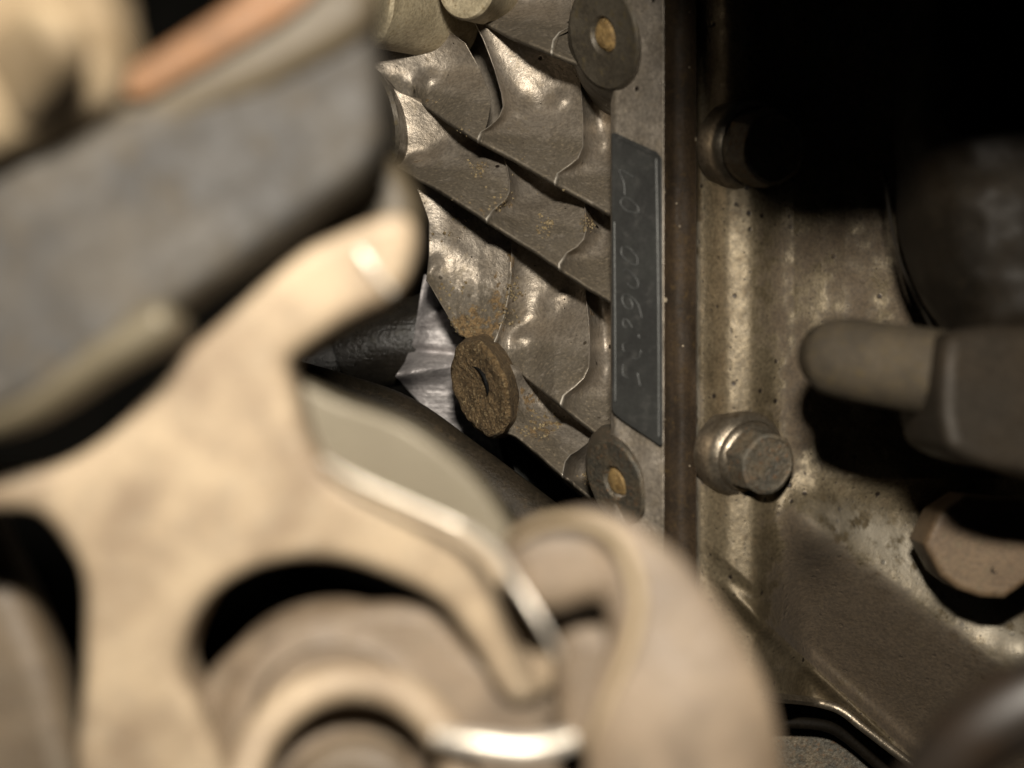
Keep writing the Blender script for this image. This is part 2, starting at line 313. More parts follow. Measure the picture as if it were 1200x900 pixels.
MOUND = {1: [(600, 8, 10)], 2: [(612, 130, 12), (700, 170, 11), (503, 92, 9), (655, 118, 10)], 3: [(614, 222, 12), (697, 272, 11), (486, 190, 9), (520, 178, 10)],
         4: [(703, 428, 13), (507, 311, 10), (648, 352, 13), (610, 395, 10)], 5: [(606, 436, 12)]}
def band(k, segs, nv=70):
    """segs: list of dict(L, R: polylines, a: left step height, fil: fillet line, dip: extra depth)"""
    V = []; F = []; D = []; Wr = []; off = 0; prev = None
    bot = E[k]; up = E[k - 1]
    pup = PR.get(k - 1, lambda x: np.full_like(np.asarray(x, float), .01))
    for sg in segs:
        top = lambda x: up(x) - 1 - np.clip(pup(x) / .012, 0, 1) * 12
        def tx(poly):
            ts = [(p[1] - top(p[0])) / (bot(p[0]) - top(p[0])) for p in poly]
            q = sorted(zip(ts, [p[0] for p in poly])); return I(q)
        XL, XR = tx(sg['L']), tx(sg['R'])
        wpx = abs(XR(.5) - XL(.5)); nu = max(14, int(wpx / 1.3))
        u = np.concatenate([np.linspace(0, 1, nu) ** 1.25]); t = np.linspace(0, 1, nv)
        T, U = np.meshgrid(t, u, indexing='ij')
        X = XL(T) + (XR(T) - XL(T)) * U
        Y = top(X) + (bot(X) - top(X)) * T
        Ed = bot(X); fil = I(sg['fil'])(X)
        uu = (Y - fil) / np.maximum(Ed - fil, 6)
        kk = 12.0
        ramp = np.log1p(np.exp(np.clip(kk * uu, -30, 30))) / kk
        sp = PROUD * PR[k](X) * ramp / (np.log1p(np.exp(kk)) / kk)
        lean = .22 * .000176 * (np.clip(Y - up(X), -20, 200) - ramp * (Ed - fil) * 1.0)
        dx = X - XL(T)
        saw = 0
        if sg.get('bead', 1): bead = (.0002 + .0009 * T ** 3) * np.exp(-(dx / 2.6) ** 2) * sg.get('bead', 1)
        else: bead = 0
        hid = np.clip(up(X) - Y, 0, 50) * .00022
        n = vnoise(X / 20, Y / 20, k) * .0004 + vnoise(X / 7, Y / 7, k + 9) * .00007 + vnoise(X / 50, Y / 40, k + 5) * .0010
        bulge = -.0022 * np.sin(np.clip(U, 0, 1) * math.pi) * sg.get('cup', 1)   # slightly hollow bay
        near = .007 * np.exp(-(((X - 585) / 34.0) ** 2 + ((Y - 445) / 52.0) ** 2)) if k in (4, 5) else 0
        for mx, my, mr in MOUND[k]: near = near + .0017 * np.exp(-((X - mx) ** 2 / (mr * 1.25) ** 2 + (Y - my + .3 * (X - mx)) ** 2 / mr ** 2))
        Dp = wall_d(X, Y) + lean - near - sp - saw - bead + hid + n - bulge * 1.0 + sg.get('dip', 0)
        if sg.get('bead', 1) and prev is not None:
            need = Dp[:, :1] - prev + sg.get('a', .004) * (.30 - .12 * T[:, :1])
            Dp = Dp - need * (.72 * np.exp(-dx / 7.0) + .28 * (1 - U) ** 2)
        if not sg.get('dip', 0): prev = Dp[:, -1:].copy()
        dr = dirt_shade_map(X, Y, .80 * np.clip(uu * 2.2 - .1, 0, 1))  # shelves painted darker to deepen their shade, over the dirt spots
        wr = np.exp(-(dx / 1.4) ** 2) * (.10 + .90 * T ** 3) * (1.0 if sg.get('bead', 1) else 0)
        # left skirt (step face) and right skirt
        def col(i, ddx, dd): return X[:, i] + ddx, Y[:, i], Dp[:, i] + dd
        XX = np.concatenate([(X[:, :1] + 1), (X[:, :1] - .8), X, X[:, -1:]], 1)
        YY = np.concatenate([Y[:, :1], Y[:, :1], Y, Y[:, -1:]], 1)
        DD = np.concatenate([Dp[:, :1] + .012, Dp[:, :1] + .0006, Dp, Dp[:, -1:] + .014], 1)
        dr = np.concatenate([dr[:, :1], dr[:, :1], dr, dr[:, -1:]], 1)
        wr = np.concatenate([wr[:, :1], wr[:, :1], wr, wr[:, -1:] * 0], 1)
        pk = np.clip(PR[k](XX[-1:]) / .012, 0, 1)
        addy = [(1.8 * pk, .0002), (3.4 * pk, .0007), (4.6 * pk, .0016), (5.0 * pk, .0030), (3.5 * pk, .0060), (-3 * pk, .004 + PROUD * PR[k](XX[-1:]))]
        for ay, ad in addy:
            XX = np.concatenate([XX, XX[nv - 1:nv]], 0); YY = np.concatenate([YY, YY[nv - 1:nv] + ay], 0)
            DD = np.concatenate([DD, DD[nv - 1:nv] + ad], 0); dr = np.concatenate([dr, np.maximum(dr[nv - 1:nv], .85 * pk)], 0); wr = np.concatenate([wr, wr[nv - 1:nv] * .3], 0)
        pts = P2W(XX, YY, DD); V.append(pts.reshape(-1, 3)); F.append(grid_faces(*XX.shape, off)); off += XX.size
        D.append(dr.ravel()); Wr.append(wr.ravel())
    o = mesh('rib', np.concatenate(V), np.concatenate(F), 'cast', eng, dirt_shade=np.concatenate(D), wear_glint=np.concatenate(Wr))
    P = np.concatenate(V); px = P[:, 0] / (K * P[:, 1]) + 600; py = -(P[:, 2] - Z0) / (K * P[:, 1]) + 450; v = px * 0
    for cx, cy, sx, sy, a_ in ((552, 386, 34, 26, .75), (585, 350, 14, 40, .55), (600, 310, 7, 24, .6), (690, 258, 9, 14, .7), (612, 470, 26, 26, .5), (575, 385, 30, 20, .6), (630, 505, 34, 12, .5), (692, 375, 7, 22, .45), (680, 585, 14, 10, .5), (645, 500, 20, 16, .45), (486, 185, 10, 8, .3), (600, 240, 14, 5, .5), (560, 245, 22, 5, .4)):
        v = np.maximum(v, a_ * np.exp(-((px - cx) / sx) ** 2 - ((py - cy) / sy) ** 2))
    at = o.data.attributes.new('rust', 'FLOAT', 'POINT'); at.data.foreach_set('value', v.astype(np.float32))
    return o

V1 = [(553, 20), (566, 45), (580, 82), (588, 110), (590, 125), (585, 137), (575, 147), (563, 155), (560, 163)]
V2 = [(678, 78), (681, 110), (683, 140), (683, 172), (677, 186), (665, 195), (653, 203), (650, 213)]
band(1, [dict(L=[(500, -60), (530, 10)], R=[(668, 0), (668, 35), (655, 42), (650, 60)], fil=[(500, -20), (600, 8), (670, 0)], bead=0, a=0),
         dict(L=[(669, -20), (669, 30), (655, 38), (648, 47), (646, 60)], R=[(721, -20), (721, 110)], fil=[(640, 20), (730, 20)], a=.002)])
band(2, [dict(L=[(440, -60), (440, 55), (438, 72), (422, 87)], R=[(500, -10), (520, 32), (545, 50), (562, 80), (576, 116), (572, 140), (565, 166)],
              fil=[(430, 76), (470, 80), (484, 90), (530, 84), (580, 80)], bead=0, a=.0),
         dict(L=[(500, -10), (519, 32), (544, 50), (561, 80), (574, 116), (572, 140), (563, 166)], R=[(545, 5), (556, 22), (569, 46), (583, 82), (591, 110), (591, 125), (583, 140), (574, 150), (566, 163)], fil=[(500, 120), (600, 150)], bead=0, dip=.05, a=0),
         dict(L=V1, R=V2, fil=[(553, 160), (575, 148), (600, 138), (640, 126), (682, 110)], a=.009),
         dict(L=V2, R=[(721, 60), (721, 260)], fil=[(640, 212), (670, 190), (700, 178), (730, 165)], a=.0065)])
V3 = [(590, 180), (594, 195), (597, 212), (597, 224), (593, 233), (586, 239), (578, 246), (570, 256)]
V4 = [(684, 228), (686, 250), (687, 268), (684, 280), (676, 289), (664, 296), (655, 309)]
band(3, [dict(L=[(424, 84), (440, 150), (466, 196)], R=V3, fil=[(425, 150), (468, 190), (480, 186), (545, 166), (600, 176)], bead=0, a=0),
         dict(L=V3, R=V4, fil=[(570, 250), (600, 236), (640, 222), (690, 214)], a=.0065),
         dict(L=V4, R=[(721, 240), (721, 366)], fil=[(655, 300), (690, 278), (712, 262), (735, 255)], a=.0065)])
V5 = [(599, 278), (600, 295), (599, 320), (596, 345), (590, 372), (582, 395), (575, 410), (570, 425)]
V6 = [(686, 335), (687, 352), (690, 380), (691, 410), (690, 430), (684, 443), (672, 454), (660, 463), (656, 475)]
band(4, [dict(L=[(472, 190), (486, 214), (503, 260), (503, 300), (500, 330)], R=V5, fil=[(490, 320), (505, 308), (530, 300), (570, 288), (600, 285)], bead=0, a=0, cup=.5),
         dict(L=V5, R=V6, fil=[(570, 410), (600, 392), (640, 362), (690, 340)], a=.008),
         dict(L=V6, R=[(721, 355), (721, 540)], fil=[(655, 460), (690, 438), (712, 426), (735, 420)], a=.0065)], nv=90)
V7 = [(694, 495), (692, 510), (688, 519), (678, 527), (668, 533), (662, 541), (659, 556)]
band(5, [dict(L=[(575, 395), (575, 420), (575, 500)], R=V7, fil=[(570, 470), (600, 455), (640, 478), (700, 505)], bead=0, a=0),
         dict(L=V7, R=[(721, 520), (721, 620)], fil=[(650, 560), (730, 560)], a=.005)])
# crumbs of baked grime lying in the dirty spots of the ribs
CR = [(560, 197, 10, 40), (638, 266, 11, 45), (688, 262, 9, 30), (548, 386, 24, 90), (600, 340, 12, 60), (596, 372, 12, 40), (590, 232, 12, 25), (640, 495, 16, 45), (505, 122, 10, 14), (548, 150, 12, 25), (690, 560, 10, 25), (625, 500, 20, 40), (530, 345, 14, 25), (620, 200, 60, 20), (530, 270, 40, 25)]
cand = []
for ob in eng.children:
    if ob.name.startswith('rib'):
        co = np.zeros(len(ob.data.vertices) * 3); ob.data.vertices.foreach_get('co', co); cand.append(co.reshape(-1, 3) + np.array(eng.location)[None])
cand = np.concatenate(cand); cpx = cand[:, 0] / (K * cand[:, 1]) + 600; cpy = -(cand[:, 2] - Z0) / (K * cand[:, 1]) + 450
Vc = []; Fc = []; base = np.array([(1, 0, 0), (-1, 0, 0), (0, 1, 0), (0, -1, 0), (0, 0, 1), (0, 0, -1)], float)
fo = [(0, 2, 4), (2, 1, 4), (1, 3, 4), (3, 0, 4), (2, 0, 5), (1, 2, 5), (3, 1, 5), (0, 3, 5)]
for cx, cy, r_, n_ in CR:
    wgt = np.exp(-((cpx - cx) ** 2 + (cpy - cy) ** 2) / (r_ * r_ * .6)); wgt[wgt < .02] = 0
    if wgt.sum() == 0: continue
    for idx in rng.choice(len(cand), n_, p=wgt / wgt.sum()):
        same = np.abs(cpx - cpx[idx]) + np.abs(cpy - cpy[idx]) < 2.0
        if cand[idx, 1] > cand[same, 1].min() + .003: continue
        q_ = np.linalg.qr(rng.randn(3, 3))[0]; sz = .00012 + .00030 * rng.rand() ** 2
        Fc += [tuple(a + len(Vc) for a in f) for f in fo]
        Vc += [tuple(cand[idx] + (b_ * (1 + .5 * rng.rand(3))) @ q_ * sz) for b_ in base]
cr = mesh('baked_grime', Vc, Fc, 'grime', eng, smooth=False); cr['kind'] = 'stuff'
# solid body of the casting behind the ribs
q = [(452, -60), (452, 70), (440, 95), (478, 190), (512, 250), (512, 330), (545, 400), (600, 512), (690, 590), (740, 660), (840, 660), (840, -60)]
mesh('casting_body', [tuple(W(x, y, .40 - .03 * (x - 440) / 275)) for x, y in q] + [tuple(W(x, y, .45)) for x, y in q],
     [tuple(range(len(q)))] + [tuple(range(2 * len(q) - 1, len(q) - 1, -1))] + [(i, (i + 1) % len(q), len(q) + (i + 1) % len(q), len(q) + i) for i in range(len(q))], 'cast', eng, smooth=False)

# flange (carries the plate) -- x 714..776
def sheet(name, X, Y, D, m, parent, dirt_shade=None, wear_glint=None, skirt=.012, label=None, kind=None):
    XX = np.pad(X, 1, mode='edge'); YY = np.pad(Y, 1, mode='edge'); DD = np.pad(D, 1, mode='edge')
    DD[0] += skirt; DD[-1] += skirt; DD[1:-1, 0] += skirt; DD[1:-1, -1] += skirt
    pad = lambda a: np.pad(a, 1, mode='edge') if a is not None else None
    o = mesh(name, P2W(XX, YY, DD), grid_faces(*XX.shape), m, parent, dirt_shade=pad(dirt_shade), wear_glint=pad(wear_glint), label=label)
    return o
Yg, Xg = np.meshgrid(np.linspace(-30, 660, 500), np.linspace(0, 1, 60), indexing='ij')
xl = I([(-30, 722), (90, 722), (120, 716), (160, 716), (620, 716)])(Yg)
X = xl + (778 - xl) * Xg
flange_d = lambda x, y: .3335 - .007 * (x - 714) / 62.0
D = flange_d(X, Yg) + .0015 * np.exp(-((X - 716) / 3.0) ** 2) + vnoise(X / 20, Yg / 30, 3) * .0006 
sheet('flange', X, Yg, D, 'cast', eng, dirt_shade=np.clip(.35 + .6 * vnoise(X / 30, Yg / 50, 8) + .25 * (Yg > 480), 0, 1), wear_glint=np.zeros_like(X), skirt=.03)

# bosses facing left and towards the lens
AX = Vector((-.80, -.52, -.26))
def R_(px, d): return px * K * d
def boss(px, py, d, rpx, ln, m, hole=None, holem='bore', hoff=(0, 0), ax=AX, wob=.01, name='boss', back=Vector((.10, 1, .05)), seg=72, lump=0.0):
    c = W(px, py, d); r = R_(rpx, d); a = ax.normalized()
    if hole:
        h = R_(hole, d)
        prof = [(r * 1.22, -ln), (r * 1.10, -.006), (r * 1.03, -.0022), (r, -.0007), (r * .975, 0), (h * 1.12, -.0001), (h, -.0006), (h * .96, -.0014), (h * .5, -.00145)]
    else: prof = [(r * (1.16 if lump else 1.02), -ln), (r * (1.05 if lump else 1.01), -.0045 if lump else -.002), (r * 1.02, -.0016), (r, -.0008), (r * .96, 0), (r * .86, .0002), (r * .74, .0), (r * .6, -.0003), (r * .45, -.0002), (r * .3, -.0006), (r * .2, -.0007), (r * .1, -.0007)]
    o = lathe(name, c, a, prof, m, eng, wob=wob, seg=seg, back=back, lump=lump)
    if hole: lathe('bore_plug', c + Vector((-.0003, 0, 0)), a, [(R_(hole * .93, d), -.0013), (R_(hole * .80, d), -.0010), (R_(hole * .72, d), -.0006), (R_(hole * .3, d), -.0003)], holem, o, wob=.03, seg=32)
    return o
boss(706, 42, .330, 63, .028, 'boss', hole=21)
boss(720, 566, .331, 52, .024, 'bolt', hole=19, wob=.03)
RC = W(563, 454, .353); RA = AX.normalized()
def on_face(px, py, lift=0.0):
    ray = W(px, py, 1.0) - Vector((0, 0, Z0)); t = (RC + RA * lift - Vector((0, 0, Z0))).dot(RA) / ray.dot(RA); return (px, py, t)
o = boss(561, 456, .353, 58, .020, 'rust', wob=.05, lump=.0006)
tube('oil_slot', [on_face(553, 429, .0002), on_face(562, 434, .0003), on_face(568, 443, .0003), on_face(571, 455, .0003), on_face(571, 464, .0002)], [.8, 2.0, 2.8, 2.2, .6], 'black', o, seg=8)
boss(440, 138, .362, 58, .022, 'boss', ax=Vector((-.90, -.42, -.24)))
# two pale cylindrical bosses at the top
boss(426, -10, .352, 62, .034, 'gritty', ax=Vector((-.80, -.58, -.12)), wob=.02, back=Vector((.50, .85, .07)))
boss(545, -20, .345, 42, .034, 'gritty', ax=Vector((-.6, -.80, -.1)), back=Vector((.2, .95, .15)))
# silver wrinkled web, left
def web(name, L, Rr, y0, y1, dfun, m, ny=120, nx=70, parent=eng):
    T, U = np.meshgrid(np.linspace(0, 1, ny), np.linspace(0, 1, nx), indexing='ij')
    Y = y0 + (y1 - y0) * T; X = I(L)(Y) + (I(Rr)(Y) - I(L)(Y)) * U
    return sheet(name, X, Y, dfun(X, Y), m, parent, skirt=.01)
def silver_d(X, Y):
    z = .386 + 0 * X
    z = z - .010 * np.exp(-((Y - (436 - (X - 480) * .15)) / 12.0) ** 2) * np.clip((560 - X) / 80, 0, 1)
    z = z - .004 * np.exp(-((Y - (380 - (X - 480) * .5)) / 12.0) ** 2) + .00006 * np.clip(Y - 440, 0, 100)
    z = z + .003 * np.exp(-((Y - (412 + (X - 500) * .1)) / 5.0) ** 2)
    return z + .004 * np.exp(-((X - I([(325, 500), (440, 466)])(Y)) / 14) ** 2) * 1 + vnoise(X / 12, Y / 8, 2) * .0004 + vnoise(X / 4, Y / 2.5, 6) * .00016
web('side_web', [(322, 497), (350, 492), (400, 484), (425, 474), (441, 463), (470, 490), (495, 518), (540, 570)], [(322, 500), (360, 530), (400, 556), (540, 590)], 322, 540, silver_d, 'silver')
web('side_web', [(518, 590), (540, 600), (560, 606), (600, 640)], [(518, 596), (540, 625), (560, 660), (600, 700)], 518, 606,
    lambda X, Y: .392 + .00015 * (X - 600) - .003 * np.exp(-((Y - 560) / 14.0) ** 2) + vnoise(X / 6, Y / 6, 4) * .0005, 'greycast')

# number plate
def flat_on(name, poly, lift, m, parent, thick=.0008):
    V = [P2W(np.array(x), np.array(y), flange_d(x, y) - lift) for x, y in poly] + [P2W(np.array(x), np.array(y), flange_d(x, y) - lift + thick) for x, y in poly]
    n = len(poly)
    o = mesh(name, V, [tuple(range(n))[::-1], tuple(range(n, 2 * n))] + [(i, (i + 1) % n, n + (i + 1) % n, n + i) for i in range(n)], m, parent, smooth=False)
    bv = o.modifiers.new('bevel', 'BEVEL'); bv.width = .00015; bv.segments = 2
    return o
pl = flat_on('number_plate', [(716.5, 157), (720, 155), (770, 178), (776, 186), (777, 520), (774, 523), (728, 492), (719, 484), (717, 478)], .0016, 'plate', eng, thick=.002)
pl['label'] = 'dark grey plate with sideways engraved numerals'
def strip_line(name, pts, rr, m, parent, lift=.0018):
    q = [(x, y, float(flange_d(x, y)) - lift) for x, y in pts]
    return tube(name, q, rr, m, parent, seg=6, n=4, flat=.5)
strip_line('plate_border', [(769, 186), (771, 300), (772, 420), (772, 512)], 1.6, 'plate_edge', pl)
strip_line('plate_border', [(722, 160), (742, 170), (766, 182)], .9, 'plate', pl)
strip_line('plate_border', [(720, 260), (721, 400), (721, 470)], 1.3, 'plate_edge', pl)
for g in ([[(743, 208), (726, 199), (731, 214), (732, 228)]],
          [[(729, 233), (727, 238), (733, 246), (742, 249), (748, 249), (747, 242), (740, 235), (733, 231), (729, 233)]],
          [[(729, 289), (728, 297), (733, 304), (742, 310), (747, 309), (746, 301), (739, 292), (733, 289)]],
          [[(729, 318), (735, 316), (743, 323), (748, 331), (746, 338), (740, 337), (735, 332)]],
          [[(752, 372), (749, 360), (745, 353), (737, 346), (731, 345), (729, 351), (733, 360), (740, 362), (741, 356), (738, 350)]],
          [[(733, 384), (730, 381), (731, 374), (736, 376), (741, 384)], [(748, 392), (749, 396)]],
          [[(734, 401), (730, 403), (730, 409), (732, 412)], [(740, 419), (746, 421), (750, 416), (751, 410)]],
          [[(730, 427), (730, 439), (736, 443)], [(747, 437), (749, 447), (750, 452)]]):
    root = None
    for st in g:
        root = strip_line('numeral', st, .95, 'engrave', pl if root is None else root, .00172)

# dark joint strip between casting and cover
Yg, U = np.meshgrid(np.linspace(-30, 720, 500), np.linspace(0, 1, 40), indexing='ij')
X = 776 + 40 * U
D = .3345 + .002 * np.sin(U * math.pi) + vnoise(X / 10, Yg / 50, 5) * .0006
sheet('joint_strip', X, Yg, D, 'gasket', eng)

# ------------------------------------------------------------ cover on the right
cov = thing('side_cover', 'stained bare aluminium cover right of the dark brown joint strip', 'engine cover', W(1000, 900, .34))
L1 = I([(812, 520), (905, 580), (950, 612), (1010, 655), (1100, 722), (1190, 792), (1300, 880)])
L2 = I([(812, 665), (880, 722), (985, 818), (1075, 900), (1300, 1110)])
botc = I([(812, 812), (915, 820), (985, 833), (1030, 868), (1075, 902), (1300, 1080)])
def cover_d(X, Y):
    z = .337 + 0 * X
    z = z + .003 * np.exp(-((X - 813) / 4.0) ** 2)
    z = z - .0045 * np.exp(-np.abs((X - 868) / 34.0) ** 3.2) * np.clip((L2(X) - Y) / 40, 0, 1)
    s = (Y - L1(X))
    fac = np.clip((X - 880) / 75, 0, 1); fac = fac * fac * (3 - 2 * fac)
    z = z + fac * .15e-3 * (np.log1p(np.exp(np.clip(s / 9.0, -30, 30))) * 9.0 - np.log1p(np.exp(np.clip((s - 162) / 6.0, -30, 30))) * 6.0)          # facet falling away below L1
    z = z + fac * .045e-3 * np.clip(-s, -0, 150) * np.clip((Y - 560) / 40, 0, 1) * 1.0    # slope facing up above L1
    s2 = Y - L2(X)
    z = z - .0045 * np.exp(-((s2 + 4) / 14.0) ** 2) * np.clip((X - 830) / 60, 0, 1)
    z = z - .007 * np.exp(-(((X - 950) / 34.0) ** 2 + ((Y - 622) / 44.0) ** 2))           # bright bump by the bolt
    z = z - .002 * np.exp(-(((X - 1040) / 50.0) ** 2 + ((Y - 350) / 26.0) ** 2))
    z = z - .006 * np.exp(-(((X - 1205) / 40.0) ** 2 + ((Y - 760) / 40.0) ** 2))
    z = z + .004 * np.clip((X - 930) / 60, 0, 1) * np.clip((440 - Y) / 120, 0, 1)
    return z + vnoise(X / 34, Y / 70, 11) * .0007 + vnoise(X / 11, Y / 14, 12) * .00012 + vnoise(X / 5, Y / 5, 14) * .00005
T, U = np.meshgrid(np.linspace(0, 1, 520), np.linspace(0, 1, 330), indexing='ij')
X = 814 + 440 * U; Y = -40 + (botc(X) + 40) * T
s = Y - L1(X); fc = np.clip((X - 885) / 45, 0, 1)
dirt_shade = .25 + .8 * vnoise(X / 24, Y / 90, 21) + .5 * vnoise(X / 9, Y / 9, 22)
dirt_shade = dirt_shade + .95 * fc * (1 / (1 + np.exp(-s / 5))) * (Y < L2(X) - 8) + .6 * np.exp(-((X - 935) / 30) ** 2) * (Y < 560) * np.clip((Y - 230) / 60, 0, 1)  # shade of the falling facet painted in; also darker beside the column
dirt_shade = dirt_shade + .45 * np.clip((X - 920) / 50, 0, 1) * np.clip((540 - Y) / 60, 0, 1)  # darker towards the upper right
dirt_shade = dirt_shade - .4 * fc * np.exp(-((s + 45) / 40) ** 2) - .5 * np.exp(-((X - 862) / 22) ** 2)  # lit strip above L1 and lit column painted lighter
wear_glint = np.exp(-((X - 817) / 3.0) ** 2) * .6 * (Y > 260) + .8 * np.exp(-((Y - botc(X)) / 4) ** 2) + .6 * np.clip((X - 900) / 50, 0, 1) * np.exp(-((s + 42) / 34) ** 2) * np.clip((Y - 580) / 40, 0, 1)  # worn edges, plus the glint of the upward slope painted along L1
sheet('cover_panel', X, Y, cover_d(X, Y), 'cover', cov, dirt_shade=np.clip(dirt_shade, 0, 1), wear_glint=wear_glint, skirt=.018)
cd_ = lambda x, y: float(cover_d(np.array(float(x)), np.array(float(y))))
tube('cover_lip', [(x, y, cd_(x, y - 3) - .0006) for x, y in ((890, 813), (915, 818), (950, 822), (983, 831), (1010, 851), (1045, 878), (1080, 905), (1120, 940))], 5.5, 'washer', cov, seg=14)
tube('cover_lip', [(900, 846, .368), (960, 849, .369), (990, 862, .370), (1030, 896, .371), (1060, 922, .372)], 7.0, 'body', cov, seg=14)
slab('inner_wall', [[(890, 800), (1000, 800), (1140, 930), (1140, 1000), (890, 1000)]], .376, .01, 'bolt', cov, bev=.001, smooth_n=0)

def flange_bolt(px, py, d, label, ax=(.42, -.86, -.16), rr=53, hx=37, roll=.2):
    a = Vector(ax).normalized(); c = W(px, py, d)
    r = R_(rr, d); o = lathe('washer_flange', c, a, [(r * .98, -.005), (r, -.0006), (r * .97, .0006), (r * .86, .0016), (r * .83, .0018), (r * .80, .0014), (r * .78, .0022), (r * .72, .0027), (r * .66, .0030), (r * .45, .0031)], 'washer', cov, wob=.012, seg=96, label=label, sharp=50)
    h = R_(hx, d)
    def hexl(aa, hh):
        k = math.cos(math.pi / 6) / math.cos(((aa % (math.pi / 3)) - math.pi / 6))
        return k * 1.0 + (1 - k) * (0.25 if hh < .0078 else .8)
    lathe('hex_head', c, a, [(h * 1.06, .0020), (h * 1.05, .0045), (h * 1.03, .0072), (h * .97, .0080), (h * .86, .0083), (h * .82, .0080), (h * .3, .0079)], 'bolt', o, seg=60, wob=.015, lobes=hexl, sharp=28, roll=roll)
    return o
flange_bolt(873, 534, .3335, 'dirty flange bolt, brightly lit rim, halfway down the cover')
flange_bolt(880, 172, .3335, 'flange bolt in deep shade at the top of the cover', roll=.6, rr=57, hx=44)

# ------------------------------------------------------------ large hex bolt at the right edge
hb = thing('hex_bolt', 'large tan hexagonal bolt head with a small dark dot, right edge', 'bolt', W(1145, 690, .33))
hexp = []
for x, y in [(1083, 642), (1098, 604), (1120, 578), (1190, 590), (1216, 640), (1205, 672), (1177, 702), (1125, 690), (1098, 672)]: hexp.append((x, y))
hexp = [(1084, 638), (1100, 602), (1130, 580), (1196, 586), (1226, 640), (1206, 680), (1178, 702), (1150, 701), (1124, 692), (1104, 676)]
slab('bolt_head', [hexp], .314, .0125, 'nut', hb, bev=.0012, c=(1145, 650), smooth_n=0, tilt=(-.00002, .00001))
slab('bolt_shank', [[(1105, 610), (1180, 605), (1195, 650), (1160, 685), (1115, 670)]], .325, .02, 'nut', hb, bev=.001, c=(1145, 650), smooth_n=4)
lathe('centre_mark', W(1165, 668, .3139), (0, -1, 0), [(R_(4, .31), -.0012), (R_(4, .31), .0002), (R_(2.5, .31), .0001)], 'black', hb, seg=14)

# ------------------------------------------------------------ tube stub, elbow and body upper right
tb = thing('pipe_stub', 'short pale metal pipe stub joined to a grey elbow, right side', 'pipe', W(1050, 480, .28))
tube('pipe', [(968, 419, .286), (990, 420, .284), (1040, 428, .282), (1090, 436, .281), (1112, 440, .281)], [43, 48, 50, 51, 52], 'tube', tb, seg=36)
tube('end_collar', [(958, 414, .302), (964, 415, .301), (974, 416, .300)], [30, 38, 38], 'bar', tb, seg=32)
tube('pipe_end_ring', [(970, 418, .2915), (974, 418, .291), (980, 419, .290)], [32, 38, 41], 'tube', tb, seg=32)
slab('elbow', [[(1098, 470), (1108, 400), (1135, 385), (1190, 380), (1250, 400), (1260, 560), (1200, 556), (1150, 546), (1110, 528), (1100, 505)]], .268, .03, 'elbow', tb, bev=.0025, c=(1170, 470), smooth_n=5, tilt=(.00003, -.00003))
pb = thing('pump_body', 'dim brown rounded housing above the pipe stub at upper right', 'pump housing', W(1180, 400, .31))
V = []; prof = [(-40, 1046, .30), (120, 1046, .30), (200, 1050, .299), (270, 1052, .298), (330, 1070, .296), (370, 1092, .294), (395, 1115, .290), (415, 1145, .288), (430, 1200, .287)]
prof = smooth_poly(prof, 8)
nC = 40
X = np.zeros((len(prof), nC)); Y = X.copy(); D = X.copy()
for i, (y, x0, d0) in enumerate(prof):
    for j in range(nC):
        a = j / (nC - 1) * 1.9 + .0
        X[i, j] = x0 + (1 - math.cos(a)) * 150; Y[i, j] = y - j * .3; D[i, j] = d0 + .012 - math.sin(a) * .028 + .0006 * math.sin(y / 14)
D = D + vnoise(X / 20, Y / 20, 31) * .001
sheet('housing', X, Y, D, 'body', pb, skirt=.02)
tube('housing_seam', [(1036, 200, .318), (1044, 260, .317), (1056, 310, .315), (1076, 352, .312), (1092, 385, .309)], 2.5, 'body', pb, seg=10)

ov = slab('flash_blocker', [[(740, -1041), (752, -561), (772, -441), (800, -311), (842, -221), (900, -181), (1000, -169), (1080, -183), (1160, -181), (1260, -186), (1420, -186), (1420, -1041)]], .170, .012, 'black', None, bev=.004, c=(1000, -200), smooth_n=5)  # unseen slab added to keep the flash off the upper right
ov['kind'] = 'structure'

# ------------------------------------------------------------ dark parts behind the bracket
dh = tag(tube('rubber_hose', [(310, 452, .405), (345, 438, .405), (404, 420, .405)], [40, 42, 43], 'hose', seg=40), 'glossy black hose end seen through the gap below the rubber mount', 'hose')
tag(tube('hose_sleeve', [(406, 419, .402), (440, 408, .401), (480, 398, .400), (560, 380, .40)], [47, 49, 50, 50], 'hose', seg=40), 'wider oily black sleeve left of the silver web', 'sleeve')
tag(tube('diagonal_bar', [(330, 440, .372), (400, 462, .372), (470, 490, .371), (540, 545, .369), (600, 592, .367), (700, 668, .364), (760, 710, .363)], [22, 24, 27, 32, 34, 34, 34], 'bar', seg=24), 'dark brown bar slanting down behind the tan bracket', 'bar')
tag(tube('dark_pipe', [(120, -60, .33), (128, 20, .33), (150, 60, .33), (190, 140, .335)], 17, 'hose', seg=24), 'glossy black pipe in the dark gap behind the rubber mount', 'pipe')

